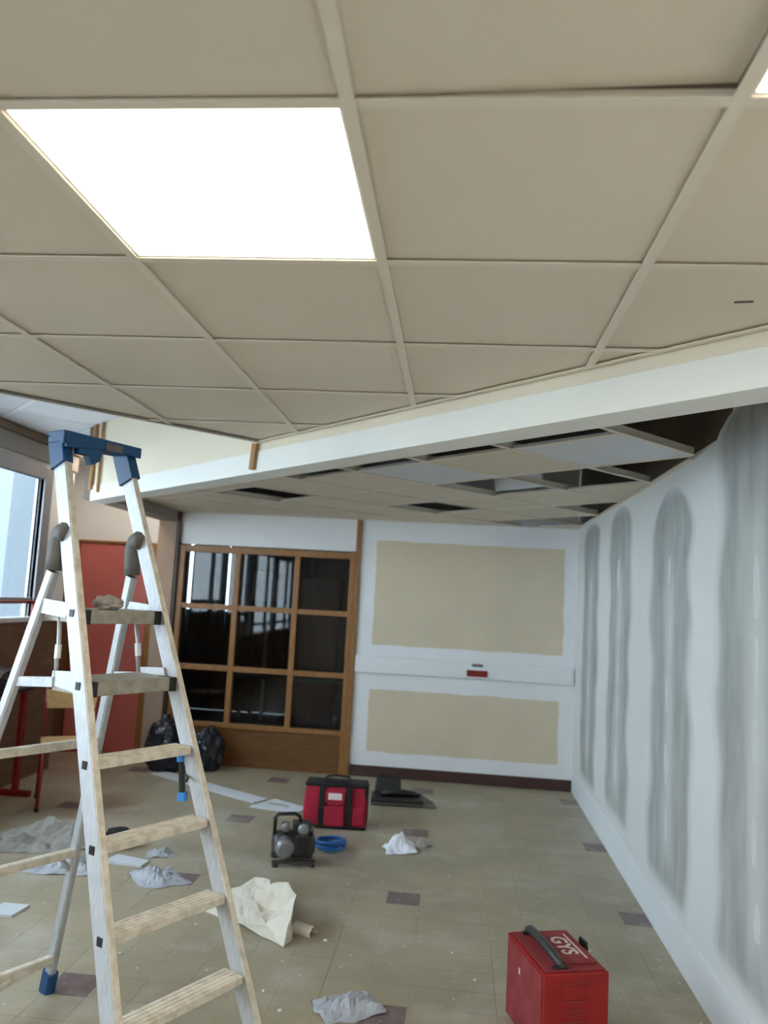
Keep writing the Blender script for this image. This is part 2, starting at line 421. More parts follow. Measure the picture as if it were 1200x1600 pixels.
struct('trim_1', MB().box(-0.969, -0.926, YB-0.03, YB+0.10, 0.0, HB-0.004), 'wood', 'wooden post between glazed partition and white wall', 'trim')
t = thing('cable_trunking', 'white cable trunking running across the white end wall', 'trunking', (0, YB, 0.945))
obj('trunking_body', MB().box(-0.915, 1.065, -0.045, 0, 0, 0.15), 'frame_white', t, bevel=0.004)
obj('trunking_cover', MB().box(-0.91, 1.06, -0.050, -0.045, 0.03, 0.13), 'frame_white', t, bevel=0.002)
obj('end_cap', MB().box(1.066, 1.085, -0.050, 0, -0.004, 0.154), 'frame_white', t, bevel=0.003)
t = thing('wall_socket', 'small red socket plate fixed to white cable trunking', 'socket', (0.215, YB-0.05, 0.965))
obj('socket_plate', MB().box(-0.095, 0.095, -0.012, 0, 0, 0.06), 'red_paint', t, bevel=0.006)
obj('socket_rim', MB().box(-0.108, 0.108, -0.006, 0, -0.010, 0.070), 'frame_white', t, bevel=0.004)
obj('socket_flap', MB().box(-0.05, 0.05, -0.012, 0, 0.092, 0.116), 'plastic_grey', t, bevel=0.003)

# ------------------------------------------------------------------ glazed wooden partition
X0, X1 = -2.69, -0.97
fy0, fy1 = YB-0.02, YB+0.06
win = thing('window_1', 'wooden glazed partition with nine dark panes', 'partition', (0, 0, 0), kind='structure')
XM = [-2.105, -1.525]; ZT = [1.467, 0.893]
for nm, bx in (('stile', (X0, X0+0.06, 0, 2.05)), ('stile', (X1-0.05, X1, 0, 2.05)), ('head_rail', (X0+0.06, X1-0.05, 1.985, 2.05)),
               ('bottom_rail', (X0+0.06, X1-0.05, 0.345, 0.39))):
    obj(nm, MB().box(bx[0], bx[1], fy0, fy1, bx[2], bx[3]), 'wood', win, bevel=0.004)
for x in XM: obj('mullion', MB().box(x-0.027, x+0.027, fy0, fy1, 0.39, 1.985), 'wood', win, bevel=0.004)
xs = [X0+0.06] + XM + [X1-0.05]; zs = [1.985] + ZT + [0.39]
for z in ZT:
    for c in range(3):
        a = xs[c]+(0.027 if c else 0); b = xs[c+1]-(0.027 if c < 2 else 0)
        obj('transom', MB().box(a, b, fy0+0.004, fy1-0.004, z-0.025, z+0.025), 'wood', win, bevel=0.004)
for c in range(3):
    for rr in range(3):
        a = xs[c]+(0.027 if c else 0); b = xs[c+1]-(0.027 if c < 2 else 0)
        zt = zs[rr]-(0.025 if rr else 0); zb_ = zs[rr+1]+(0.025 if rr < 2 else 0)
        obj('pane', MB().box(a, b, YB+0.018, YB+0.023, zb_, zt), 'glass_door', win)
obj('kick_panel', MB().box(X0+0.06, X1-0.05, YB, YB+0.04, 0.0, 0.345), 'wood_dark', win)
obj('foot_rail', MB().box(X0+0.06, X1-0.05, fy0+0.004, YB, 0.0, 0.05), 'wood_dark', win, bevel=0.004)

# ------------------------------------------------------------------ column, header, corridor end with red door
struct('wall_column', MB().box(-2.90, -2.72, YB-0.06, YB+0.12, 0, 2.27), 'column_pink', 'narrow beige column beside wooden glazed partition', 'column', bevel=0.004)
struct('trim_2', MB().box(-2.718, -2.692, YB-0.05, YB, 0, HB-0.006), 'brown_base', 'dark brown cover strip at edge of glazed partition', 'trim')
struct('wall_header', MB().box(-2.90, -2.72, 5.88, YB+0.12, 2.272, TOP), 'header_grey', 'grey header beam over the opened side wall', 'beam')
wc = struct('wall_corridor', MB().box(XN, -2.90, YD, YD+0.12, 2.06, TOP).box(-2.96, -2.905, YB+0.1, YD, 0, TOP), 'wall_paint',
            'white wall above red door in corridor end', 'wall')
d = thing('door_1', 'pale red door with wooden frame at corridor end', 'door', (0, 0, 0), kind='structure')
obj('door_leaf', MB().box(-3.795, -3.045, YD-0.01, YD+0.03, 0.01, 2.03), 'red_door', d, bevel=0.003)
obj('door_jamb', MB().box(-3.945, -3.80, YD-0.06, YD+0.05, 0, 2.05), 'wood_dark', d, bevel=0.004)
obj('door_jamb', MB().box(-3.04, -2.965, YD-0.06, YD+0.05, 0, 2.05), 'wood', d, bevel=0.004)
obj('door_head', MB().box(-3.80, -3.04, YD-0.03, YD+0.05, 2.035, 2.06), 'wood', d, bevel=0.003)
hd = obj('door_handle', MB().bar((-3.09, YD-0.05, 1.02), (-3.21, YD-0.05, 1.03), 0.016, 0.016, ch=0.004).bar((-3.09, YD-0.05, 1.02), (-3.09, YD-0.01, 1.02), 0.018, 0.018), 'metal_mid', d)
obj('handle_plate', MB().box(-3.11, -3.07, YD-0.016, YD-0.01, 0.93, 1.08), 'metal_mid', d, bevel=0.003)

# ------------------------------------------------------------------ divider: cream wall above, white boxed beam below
def rot_box(u0, u1, v0, v1, z0, z1, cut=None):
    pl = [uv2xy(u0, v0), uv2xy(u1, v0), uv2xy(u1, v1), uv2xy(u0, v1)]
    return clip(pl, cut) if cut else pl
dv = struct('wall_divider', MB().prism(clip([uv2xy(-8, VC), uv2xy(1, VC), uv2xy(1, VBR), uv2xy(-8, VBR)], [(1, 0, XR-0.002), (-1, 0, -XE)]), 2.36, TOP), 'cream',
            'cream wall strip above white boxed beam', 'wall')
obj('beam', MB().prism(clip([uv2xy(-8, VC-0.006), uv2xy(1, VC-0.006), uv2xy(1, VBR+0.002), uv2xy(-8, VBR+0.002)], [(1, 0, XR-0.002), (-1, 0, -XE-0.002)]), 2.247, 2.362), 'beam_white', dv, bevel=0.003)
def batten(u, z0, z1, w, name='batten', lean=0.0, label=None):
    v1 = VC-0.007; v0 = v1-0.018
    a = uv2xy(u, (v0+v1)/2)
    mb = MB().bar((a[0], a[1], z0), (a[0]+lean, a[1]-lean, z1), w, 0.018, ref=(1/R2, 1/R2, 0))
    return tag(obj(name, mb, 'batten', bevel=0.002), label, 'batten')
batten(-3.645, 2.264, 2.403, 0.045, lean=0.012, label='short broken wooden batten on beam under ceiling corner')
batten(-5.885, 2.30, 2.829, 0.022, label='long thin wooden batten on cream wall above ladder')
batten(-6.04, 2.33, 2.829, 0.05, label='wide wooden board at the end of the cream wall')

# ------------------------------------------------------------------ left wall with windows
WIN = [(4.90, 6.385, 1.30, 2.48), (3.20, 4.70, 1.30, 2.48), (1.75, 3.0, 1.10, 2.48), (-0.2, 1.3, 0.90, 2.30), (-1.9, -0.4, 0.90, 2.30)]
wl = MB(); ys = YF
for y0, y1, z0, z1 in sorted(WIN):
    wl.box(XL-0.07, XL, ys, y0, 0, TOP); wl.box(XL-0.07, XL, y0, y1, 0, z0); wl.box(XL-0.07, XL, y0, y1, z1, TOP); ys = y1
wl.box(XL-0.07, XL, ys, YN, 0, TOP).box(XN-0.07, XL-0.07, YN-0.07, YN, 0, TOP).box(XN-0.07, XN, YN, YD+0.12, 0, TOP)
wleft = struct('wall_left', wl, 'wall_paint', 'white window wall with brown panelling below the sills', 'wall')
obj('outer_cladding', MB().box(XN-0.09, XN-0.072, YN-0.09, YD+0.12, -1, 3.1).box(XN-0.072, XL-0.09, YN-0.09, YN-0.072, -1, 3.1), 'facade', wleft)
pan_y = [-2.3, -1.1, 0.1, 1.3, 2.5, 3.7, 4.9, 6.1, YN-0.002]
for a, b in zip(pan_y, pan_y[1:]):
    top = 1.285 if a > 1.9 else 0.88
    obj('wall_panel', MB().box(XL, XL+0.018, a+0.001, b-0.001, 0.0, top), 'brown_panel', wleft, bevel=0.002)
obj('sill_strip', MB().box(XL, XL+0.03, 4.88, YN-0.002, 1.288, 1.325), 'frame_white', wleft, bevel=0.003)
obj('lintel', MB().box(XL, XL+0.03, 1.7, YN-0.002, 2.62, 2.76), 'lintel', wleft, bevel=0.003)
obj('lintel_trim', MB().box(XL, XL+0.06, 1.7, YN-0.002, 2.762, HH-0.004), 'lintel_brown', wleft, bevel=0.003)
for n_, (y0, y1, z0, z1) in enumerate(WIN):
    wn = thing('window_%d' % (n_+2), ['grey framed window beside stepladder', 'grey framed window in side wall', 'grey framed window in side wall', 'tall grey window in side wall', 'tall grey window in side wall'][n_], 'window', (XL, 0, 0), kind='structure')
    fw = 0.10
    f0, f1 = -0.06, 0.012
    zt = z0+0.17
    obj('jamb', MB().box(f0, f1, y0-0.05, y0+0.05, z0, z1), 'frame_grey', wn, bevel=0.004)
    obj('jamb', MB().box(f0, f1, y1, y1+0.13, z0, z1+0.10), 'frame_grey', wn, bevel=0.004)
    obj('head', MB().box(f0, f1, y0-0.05, y1, z1, z1+0.12), 'frame_grey', wn, bevel=0.004)
    obj('transom', MB().box(f0, f1-0.02, y0+0.05, y1, zt-0.02, zt+0.015), 'frame_grey', wn, bevel=0.004)
    obj('sill', MB().box(f0, f1, y0-0.05, y1+0.0, z0-0.0, z0+0.012), 'frame_white', wn)
    mid = (y0+y1)/2-0.2
    obj('mullion', MB().box(f0, f1-0.02, mid-0.03, mid+0.03, z0+0.012, z1), 'frame_grey', wn, bevel=0.004)
    for a, b in ((y0+0.05, mid-0.03), (mid+0.03, y1)):
        obj('pane', MB().box(-0.035, -0.030, a, b, zt+0.015, z1), 'glass', wn)
        obj('pane', MB().box(-0.035, -0.030, a, b, z0+0.012, zt-0.02), 'glass', wn)
        obj('pane_frame', MB().box(-0.028, -0.012, a, b, z0+0.012, z0+0.028).box(-0.028, -0.012, a, b, zt-0.035, zt-0.02)
            .box(-0.028, -0.012, a, a+0.016, z0+0.028, zt-0.035).box(-0.028, -0.012, b-0.10, b-0.084, z0+0.028, zt-0.035), 'frame_white', wn)
struct('wall_front', MB().box(XL-0.1, XR+0.15, YF-0.15, YF, 0, TOP), 'wall_plain', 'plain wall at the near end of room', 'wall')

# ------------------------------------------------------------------ ceilings
ceil = struct('ceiling', MB().box(XL-0.07, XR+0.15, YF-0.15, YD+0.12, TOP, TOP+0.15).box(XN-0.07, XL-0.07, YN-0.07, YD+0.12, TOP, TOP+0.15), 'slab',
              'suspended tile ceiling below a dark concrete slab', 'ceiling')
XG, YG = -0.2057, 1.1757
main_planes = [(1, 1, VC*R2-0.012), (-1, 1, 5.068), (1, 0, XR-0.004), (-1, 0, -XL-0.004), (0, -1, -YF-0.004)]
LED_CELLS = [(-1, 0), (1, -1), (-3, -2), (-1, -3)]
tw = 0.012
i_lo, i_hi = -6, 3; j_lo, j_hi = -6, 5
for i in range(i_lo, i_hi):
    for j in range(j_lo, j_hi):
        if (i, j) in LED_CELLS: continue
        a, b = XG+0.6*i, YG+0.6*j
        pl = clip([(a+0.004, b+0.004), (a+0.596, b+0.004), (a+0.596, b+0.596), (a+0.004, b+0.596)], main_planes)
        if not pl: continue
        mb = MB().prism(pl, HC+0.010, HC+0.025)
        if (i, j) == (0, -1):      # this tile sits lifted at one corner
            for v in mb.v: v.z += 0.020*max(0, (v.x-a)/0.6)*max(0, (v.y-b)/0.6)
        o = obj('ceiling_tile', mb, 'ceil_tile', ceil)
for i in range(i_lo, i_hi+1):
    a = XG+0.6*i; pl = clip([(a-tw, YF), (a+tw, YF), (a+tw, 5), (a-tw, 5)], main_planes)
    if pl: obj('ceiling_tee', MB().prism(pl, HC, HC+0.004), 'tee', ceil)
for j in range(j_lo, j_hi+1):
    b = YG+0.6*j
    for i in range(i_lo, i_hi):
        a = XG+0.6*i
        pl = clip([(a+tw, b-tw), (a+0.6-tw, b-tw), (a+0.6-tw, b+tw), (a+tw, b+tw)], main_planes)
        if pl: obj('cross_tee', MB().prism(pl, HC+0.0005, HC+0.004), 'tee', ceil)
# edge angles of the main ceiling (along the divider and along the diagonal step)
p0 = clip([uv2xy(-8, VC-0.034), uv2xy(1, VC-0.034), uv2xy(1, VC-0.012), uv2xy(-8, VC-0.012)], [(-1, 1, 5.068), (1, 0, XR-0.004)])
obj('edge_angle', MB().prism(p0, HC-0.001, HC+0.003), 'tee', ceil)
us = -5.0716/R2
p0 = clip([uv2xy(us-0.001, -2), uv2xy(us+0.024, -2), uv2xy(us+0.024, VC-0.036), uv2xy(us-0.001, VC-0.036)], [(-1, 0, -XL-0.004)])
obj('edge_angle', MB().prism(p0, HC-0.001, HC+0.003), 'header_grey', ceil)
p0 = clip([uv2xy(us-0.016, -2), uv2xy(us-0.002, -2), uv2xy(us-0.002, VC-0.012), uv2xy(us-0.016, VC-0.012)], [(-1, 0, -XL-0.004)])
obj('ceiling_upstand', MB().prism(p0, HC-0.001, HH+0.02), 'ceil_tile', ceil)
obj('ceiling_mark', MB().box(0.0, 0.045, -0.006, 0.006, -0.001, 0.0), 'slab', ceil, loc=(0.66, 2.0, HC+0.010), rot=(0, 0, -0.15))
# ceiling lights
for n_, (i, j) in enumerate(LED_CELLS):
    lab = ['square white lit ceiling panel light above the stepladder', 'square lit ceiling panel light beside the plasterboard wall',
           'square lit ceiling panel light near the side windows', 'square lit ceiling panel light at room\'s near end'][n_]
    t = thing('ceiling_light', lab, 'ceiling light', (XG+0.6*i+0.3, YG+0.6*j+0.3, HC), group='ceiling panel lights')
    fr = MB()
    for q in range(4):
        c, s_ = [(1, 0), (0, 1), (-1, 0), (0, -1)][q]
        P = lambda x, y: (c*x - s_*y, s_*x + c*y)
        fr.prism([P(0.282, -0.296), P(0.296, -0.296), P(0.296, 0.282), P(0.282, 0.282)], 0.0045, 0.03)
    obj('light_frame', fr, 'frame_white', t)
    obj('light_diffuser', MB().box(-0.282, 0.282, -0.282, 0.282, 0.006, 0.02), 'led', t)
t = thing('ceiling_light', 'square fill light panel added out of view under corridor ceiling', 'ceiling light', (-3.205, 7.0, HH), group='ceiling panel lights')  # unseen panel added to brighten the corridor and the red door
obj('light_frame', MB().box(-0.26, -0.24, -0.26, 0.26, -0.035, 0.002).box(0.24, 0.26, -0.26, 0.26, -0.035, 0.002).box(-0.24, 0.24, -0.26, -0.24, -0.035, 0.002).box(-0.24, 0.24, 0.24, 0.26, -0.035, 0.002), 'frame_white', t)
obj('light_diffuser', MB().box(-0.24, 0.24, -0.24, 0.24, -0.030, -0.012), 'led', t)
# high ceiling by the windows (grid turned 45 degrees)
hiA = [(1, 1, VC*R2-0.004), (1, -1, -5.0716-0.026), (-1, 0, -XL-0.004), (0, 1, YD-0.004)]
hiB = [(-1, -1, -VC*R2), (1, 0, XE-0.102), (-1, 0, -XL-0.004), (0, 1, YD-0.004)]
hiN = [(1, 0, XL), (-1, 0, -XN-0.004), (0, 1, YD-0.004), (0, -1, -YN-0.004)]
for planes, k0, k1 in ((hiA, -8, 0), (hiB, 0, 4), (hiN, 0, 4)):
    for k in range(k0, k1):
        for l in range(-14, 0):
            v0 = VC+0.6*k; u0 = 0.6*l-0.1
            pl = clip([uv2xy(u0+.004, v0+.004), uv2xy(u0+.596, v0+.004), uv2xy(u0+.596, v0+.596), uv2xy(u0+.004, v0+.596)], planes)
            if pl: obj('ceiling_tile', MB().prism(pl, HH+0.004, HH+0.018), 'ceil_tile_blue', ceil)
    for k in range(k0, k1):
        v0 = VC+0.6*k
        pl = clip([uv2xy(-9, v0-tw*1.3), uv2xy(0, v0-tw*1.3), uv2xy(0, v0+tw*1.3), uv2xy(-9, v0+tw*1.3)], planes)
        if pl: obj('ceiling_tee', MB().prism(pl, HH-0.004, HH+0.003), 'tee_white', ceil)
# back ceiling, 45 degree grid with missing tiles
bk = [(1, 0, XR-0.03), (-1, 0, 2.715), (0, 1, YB-0.004), (-1, -1, -VBR*R2-0.006)]
U0, V0 = -1.913, 2.84
missing = {(5, 0), (4, 2), (1, 1), (2, 1), (0, 1), (4, 4), (3, 4), (2, 3), (0, -1), (1, -1), (2, -1), (3, -1), (1, 3)}
for k in range(-3, 12):
    for m_ in range(-1, 8):
        if k < 0 or (k, m_) in missing: continue
        ua, va = U0-0.6*(k+1), V0+0.6*m_
        pl = clip([uv2xy(ua+.004, va+.004), uv2xy(ua+.596, va+.004), uv2xy(ua+.596, va+.596), uv2xy(ua+.004, va+.596)], bk)
        if not pl: continue
        blue = (k, m_) in ((0, 0), (2, 0))
        obj('ceiling_tile', MB().prism(pl, HB+0.005, HB+0.019), 'ceil_tile_blue' if blue else 'ceil_tile', ceil)
for k in range(0, 12):
    u = U0-0.6*k
    pl = clip([uv2xy(u-tw, 2), uv2xy(u+tw, 2), uv2xy(u+tw, 8), uv2xy(u-tw, 8)], bk)
    if pl: obj('ceiling_tee', MB().prism(pl, HB, HB+0.004).prism(clip([uv2xy(u-.001, 2), uv2xy(u+.001, 2), uv2xy(u+.001, 8), uv2xy(u-.001, 8)], bk), HB+0.004, HB+0.038), 'tee', ceil)
for m_ in range(0, 8):
    v = V0+0.6*m_
    for k in range(0, 12):
        if m_ == 0 and k == 0: pass
        ua = U0-0.6*(k+1)
        pl = clip([uv2xy(ua+tw, v-tw), uv2xy(ua+.6-tw, v-tw), uv2xy(ua+.6-tw, v+tw), uv2xy(ua+tw, v+tw)], bk)
        if pl: obj('cross_tee', MB().prism(pl, HB+0.0005, HB+0.004), 'tee', ceil)
obj('edge_angle', MB().box(XR-0.028, XR-0.001, 3.88, YB, HB, HB+0.003), 'tee', ceil)
obj('edge_angle', MB().box(-2.71, XR-0.03, YB-0.026, YB-0.001, HB-0.002, HB+0.002), 'tee', ceil)
# a loose tile tipped up in the plenum above the open cell, and a duct stub
a = uv2xy(-3.42, 3.95)
tag(obj('loose_ceiling_tile', MB().box(-0.2, 0.2, -0.007, 0.007, 0, 0.16), 'ceil_tile_blue', loc=(a[0], a[1], HB+0.02), rot=(0.25, 0, -math.pi/4)),
    'loose white ceiling tile tipped up inside an open ceiling cell', 'ceiling tile')

# ------------------------------------------------------------------ adjoining dark room behind the partition
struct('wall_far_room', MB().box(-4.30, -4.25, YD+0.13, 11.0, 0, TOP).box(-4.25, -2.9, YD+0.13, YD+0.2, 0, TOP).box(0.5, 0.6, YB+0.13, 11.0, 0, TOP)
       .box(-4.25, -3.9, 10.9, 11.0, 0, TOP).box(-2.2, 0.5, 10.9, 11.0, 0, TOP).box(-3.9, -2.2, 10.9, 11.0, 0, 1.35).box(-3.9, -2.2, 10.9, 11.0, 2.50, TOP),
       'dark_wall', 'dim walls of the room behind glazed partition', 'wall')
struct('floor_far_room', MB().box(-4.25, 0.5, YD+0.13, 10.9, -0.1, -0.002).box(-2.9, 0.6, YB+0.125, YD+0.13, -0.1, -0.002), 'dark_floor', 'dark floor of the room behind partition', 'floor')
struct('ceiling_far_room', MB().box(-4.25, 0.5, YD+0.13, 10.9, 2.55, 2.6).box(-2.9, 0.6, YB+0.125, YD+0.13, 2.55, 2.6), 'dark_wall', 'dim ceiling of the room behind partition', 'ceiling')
def curtain(x0, x1, y, z0, z1, pleats, seed, label):
    rnd = random.Random(seed); n = pleats*8; vs = []; fs = []
    for k in range(n+1):
        x = x0+(x1-x0)*k/n; yy = y+0.035*math.sin(2*math.pi*k/8+rnd.uniform(-.2, .2))
        for z in (z0, z1): vs += [(x, yy, z), (x, yy+0.006, z)]
    for k in range(n):
        a_, b_ = 4*k, 4*k+4
        fs += [(a_, b_, b_+2, a_+2), (a_+1, a_+3, b_+3, b_+1), (a_, a_+1, b_+1, b_), (a_+2, b_+2, b_+3, a_+3)]
    fs += [(0, 2, 3, 1), (4*n, 4*n+1, 4*n+3, 4*n+2)]
    return tag(obj('curtain', MB().add(vs, fs), 'curtain', smooth=True), label, 'curtain')
curtain(-4.2, -3.69, 10.75, 0.6, 2.34, 5, 1, 'grey curtain hung at the end of the dark room window')
curtain(-3.65, -3.14, 10.75, 0.6, 2.34, 5, 2, 'grey curtain between two bright slits in dark room')
curtain(-3.115, -1.9, 10.75, 0.6, 2.34, 8, 3, 'wide grey curtain behind white sheet in dark room')
tag(obj('notice_board', MB().box(-2.66, -2.24, 10.30, 10.32, 1.52, 1.90).box(-2.47, -2.43, 10.32, 10.34, 0, 1.7), 'frame_white', bevel=0.003), 'white square board on a post before dark room curtain', 'board')
t = thing('cupboard', 'dull red cupboard standing in the dark room', 'cupboard', (-1.76, 10.4, 0))
obj('body', MB().box(-0.27, 0.27, -0.2, 0.2, 0, 1.85), 'red_paint', t, bevel=0.006)
obj('door', MB().box(-0.26, -0.005, -0.215, -0.2, 0.05, 1.82), 'red_paint', t); obj('door', MB().box(0.005, 0.26, -0.215, -0.2, 0.05, 1.82), 'red_paint', t)
for x, y, lab in ((-1.75, 8.9, 'low table near the partition in dark room'), (-0.75, 9.6, 'table standing before the cupboard in dark room')):
    t = thing('table', lab, 'table', (x, y, 0))
    obj('tabletop', MB().box(-0.6, 0.6, -0.3, 0.3, 0.70, 0.73), 'dark_table', t, bevel=0.004)
    for sx in (-0.55, 0.55):
        for sy in (-0.25, 0.25): obj('leg', MB().box(sx-.018, sx+.018, sy-.018, sy+.018, 0, 0.70), 'metal_dark', t)

# ------------------------------------------------------------------ outside the window
struct('ground_outside', MB().box(-60, XL-0.07, -40, 60, -4.2, -4.0), 'street', 'pale street below the windows', 'ground')
b = thing('apartment_building', 'pale facade with white balcony slabs seen through window', 'building', (-16, 0, -4.0))
obj('facade', MB().box(-6, 0, 24.2, 46, 0, 18), 'facade', b)
obj('facade', MB().box(-6, -0.6, 8, 24.2, 0, 18), 'facade_glass', b)
for k in range(8): obj('balcony_slab', MB().box(-0.6, 0.9, 8, 24.1, 2.2*k+1.2, 2.2*k+1.55), 'facade_slab', b)

# ------------------------------------------------------------------ stepladder
LAD = thing('stepladder', 'tall aluminium stepladder with blue top tray', 'ladder', (-0.589, 2.348, 0), 1.056)
m_, w0, kk = 0.401, 0.255, 0.064
def fp(s_, z, dy=0.0, dx=0.0): return Vector((s_*(w0-kk*z+dx), m_*z+dy, z))
tdir = Vector((0, m_, 1)).normalized()
for s_ in (-1, 1):
    RAILX = 0.016
    A, B = fp(s_, 0.03, 0.03, RAILX), fp(s_, 2.10, 0.03, RAILX)
    rail = obj('rail', MB().bar(A, B, 0.020, 0.066, ref=(0, 1, -m_), ch=0.002), 'alu', LAD)
    obj('rail_lip', MB().bar(fp(s_, 0.04, -0.006, RAILX-0.003), fp(s_, 2.08, -0.006, RAILX-0.003), 0.022, 0.004, ref=(0, 1, -m_)), 'tread', rail)
    obj('rubber_foot', MB().bar(fp(s_, 0.0, 0.03, RAILX), fp(s_, 0.075, 0.03, RAILX), 0.042, 0.085, ref=(0, 1, 0), ch=0.006), 'plastic_blue', LAD)
    # rear leg
    rl = [Vector((s_*(0.154), 0.776, 1.75)), Vector((s_*0.305, 1.29, 0.0))]
    at = lambda z, s_=s_: Vector((s_*(0.305-(0.305-0.154)*z/1.75), 1.29-(1.29-0.776)*z/1.75, z))
    leg = obj('rear_leg', MB().bar(at(0.03), at(1.66), 0.030, 0.042, ref=(0, 1, 0.29), ch=0.006), 'alu', LAD)
    obj('rubber_foot', MB().bar(at(0.0), at(0.085), 0.046, 0.062, ref=(0, 1, 0), ch=0.010), 'plastic_blue', LAD)
    # grey elbow hinge joining leg and rail
    top = fp(s_, 1.785, 0.025, RAILX)
    pts = []
    for q in range(9):
        t_ = q/8; a0 = at(1.665); a1 = at(1.78)+Vector((0, 0.045, 0.055)); a2 = top
        pts.append(a0*(1-t_)**2 + a1*2*t_*(1-t_) + a2*t_**2)
    obj('hinge', MB().tube(pts, [0.028, 0.029, 0.030, 0.031, 0.032, 0.033, 0.034, 0.034, 0.030], 10), 'plastic_grey', LAD, smooth=True)
    # side stays of the platform and the lower step
    obj('side_stay', MB().bar(fp(s_, 1.535, 0.06, RAILX), at(1.545), 0.018, 0.05, ref=(0, 0, 1)), 'alu', LAD)
    obj('side_stay', MB().bar(fp(s_, 1.30, 0.20, 0.0), at(1.285), 0.016, 0.032, ref=(0, 0, 1)), 'alu', LAD)
    obj('stay_bracket', MB().extr([fp(s_, 1.345, 0.05, 0.002), fp(s_, 1.275, 0.06, 0.002), fp(s_, 1.29, 0.22, 0.002), fp(s_, 1.335, 0.20, 0.002)], (-s_*0.006, 0, 0)), 'alu', LAD)
    rod = obj('link_rod', MB().tube([fp(s_, 1.53, 0.14, -0.004), fp(s_, 1.41, 0.165, -0.004), fp(s_, 1.40, 0.175, -0.004), fp(s_, 1.31, 0.195, -0.004)], 0.0075, 8), 'alu', LAD, smooth=True)
    obj('rod_collar', MB().tube([fp(s_, 1.42, 0.164, -0.004), fp(s_, 1.375, 0.178, -0.004)], 0.011, 8), 'frame_white', rod)
    for z in (0.192, 0.417, 0.642, 0.867, 1.092, 1.317, 1.54):
        c = fp(s_, z-0.012, 0.03, RAILX+0.0105)
        obj('rivet', MB().box(c.x-0.0025, c.x+0.0025, c.y-0.011, c.y+0.011, c.z-0.012, c.z+0.012), 'plastic_black', LAD)
# steps
for n_, z in enumerate((0.192, 0.417, 0.642, 0.867, 1.092)):
    w = w0-kk*z+0.002; y = m_*z
    st = obj('step', MB().box(-w, w, y, y+0.085, z-0.026, z), 'tread', LAD, bevel=0.003)
    for q in range(4): obj('tread_rib', MB().box(-w+0.004, w-0.004, y+0.010+0.019*q, y+0.018+0.019*q, z, z+0.0022), 'tread', st)
for z, dep in ((1.317, 0.20), (1.54, 0.20)):
    w = w0-kk*z+0.002; y = m_*z
    st = obj('step', MB().box(-w, w, y, y+dep, z-0.045, z), 'tread_grey', LAD, bevel=0.003)
    for s_ in (-1, 1): obj('end_fitting', MB().box(s_*w-0.014*(s_+1), s_*w-0.014*(s_-1), y-0.004, y+0.07, z-0.047, z+0.001), 'plastic_black', st, bevel=0.002)
# rear crossbars
def rat(s_, z): return Vector((s_*(0.305-0.151*z/1.75), 1.29-0.514*z/1.75, z))
for z, r_ in ((1.03, 0.022), (0.585, 0.022), (0.14, 0.02)):
    obj('crossbar', MB().bar(rat(-1, z), rat(1, z), r_*1.6, 0.03, ref=(0, 0, 1), ch=0.004), 'tread', LAD)
obj('brace', MB().bar(rat(1, 0.585)+Vector((-0.07, 0, 0)), rat(1, 0.50), 0.014, 0.014), 'alu', LAD)
obj('brace', MB().bar(rat(-1, 0.585)+Vector((0.07, 0, 0)), rat(-1, 0.50), 0.014, 0.014), 'alu', LAD)
obj('brace', MB().bar(rat(1, 0.14), rat(-1, 0.02)+Vector((0, -0.10, 0.06)), 0.018, 0.018), 'tread', LAD)
# blue top tray
zt = 2.10; yt = m_*zt
w = w0-kk*zt+0.03
tray = obj('top_tray', MB().box(-w-0.01, w+0.005, yt-0.03, yt+0.075, zt+0.012, zt+0.040), 'plastic_blue', LAD, bevel=0.006)
obj('tray_rim', MB().extr([(-w-0.022, yt-0.042, zt+0.0), (-w-0.022, yt+0.085, zt+0.050), (-w-0.022, yt-0.042, zt+0.050)], (0.012, 0, 0)).extr([(-w-0.01, yt-0.042, zt-0.008), (w-0.09, yt-0.042, zt+0.012), (w+0.005, yt-0.042, zt+0.004), (w+0.005, yt-0.042, zt+0.044), (-w-0.01, yt-0.042, zt+0.050)], (0, 0.012, 0)), 'plastic_blue', tray, bevel=0.004)
for s_ in (-1, 1):
    obj('tray_socket', MB().bar(fp(s_, 2.015 if s_ > 0 else 2.03, 0.03, 0.016), fp(s_, 2.125, 0.03, 0.016), 0.040, 0.084, ref=(0, 1, -m_), ch=0.004), 'plastic_blue', tray)
obj('tray_hook', MB().extr([(-w+0.045, yt-0.036, zt+0.0), (-w+0.14, yt-0.036, zt+0.0), (-w+0.135, yt-0.036, zt-0.035), (-w+0.10, yt-0.036, zt-0.055), (-w+0.085, yt-0.036, zt-0.022), (-w+0.045, yt-0.036, zt-0.022)], (0, 0.03, 0)), 'plastic_blue', tray)
obj('tray_label', MB().box(-w+0.15, w-0.08, yt-0.0435, yt-0.042, zt+0.008, zt+0.036), 'plastic_grey', tray)
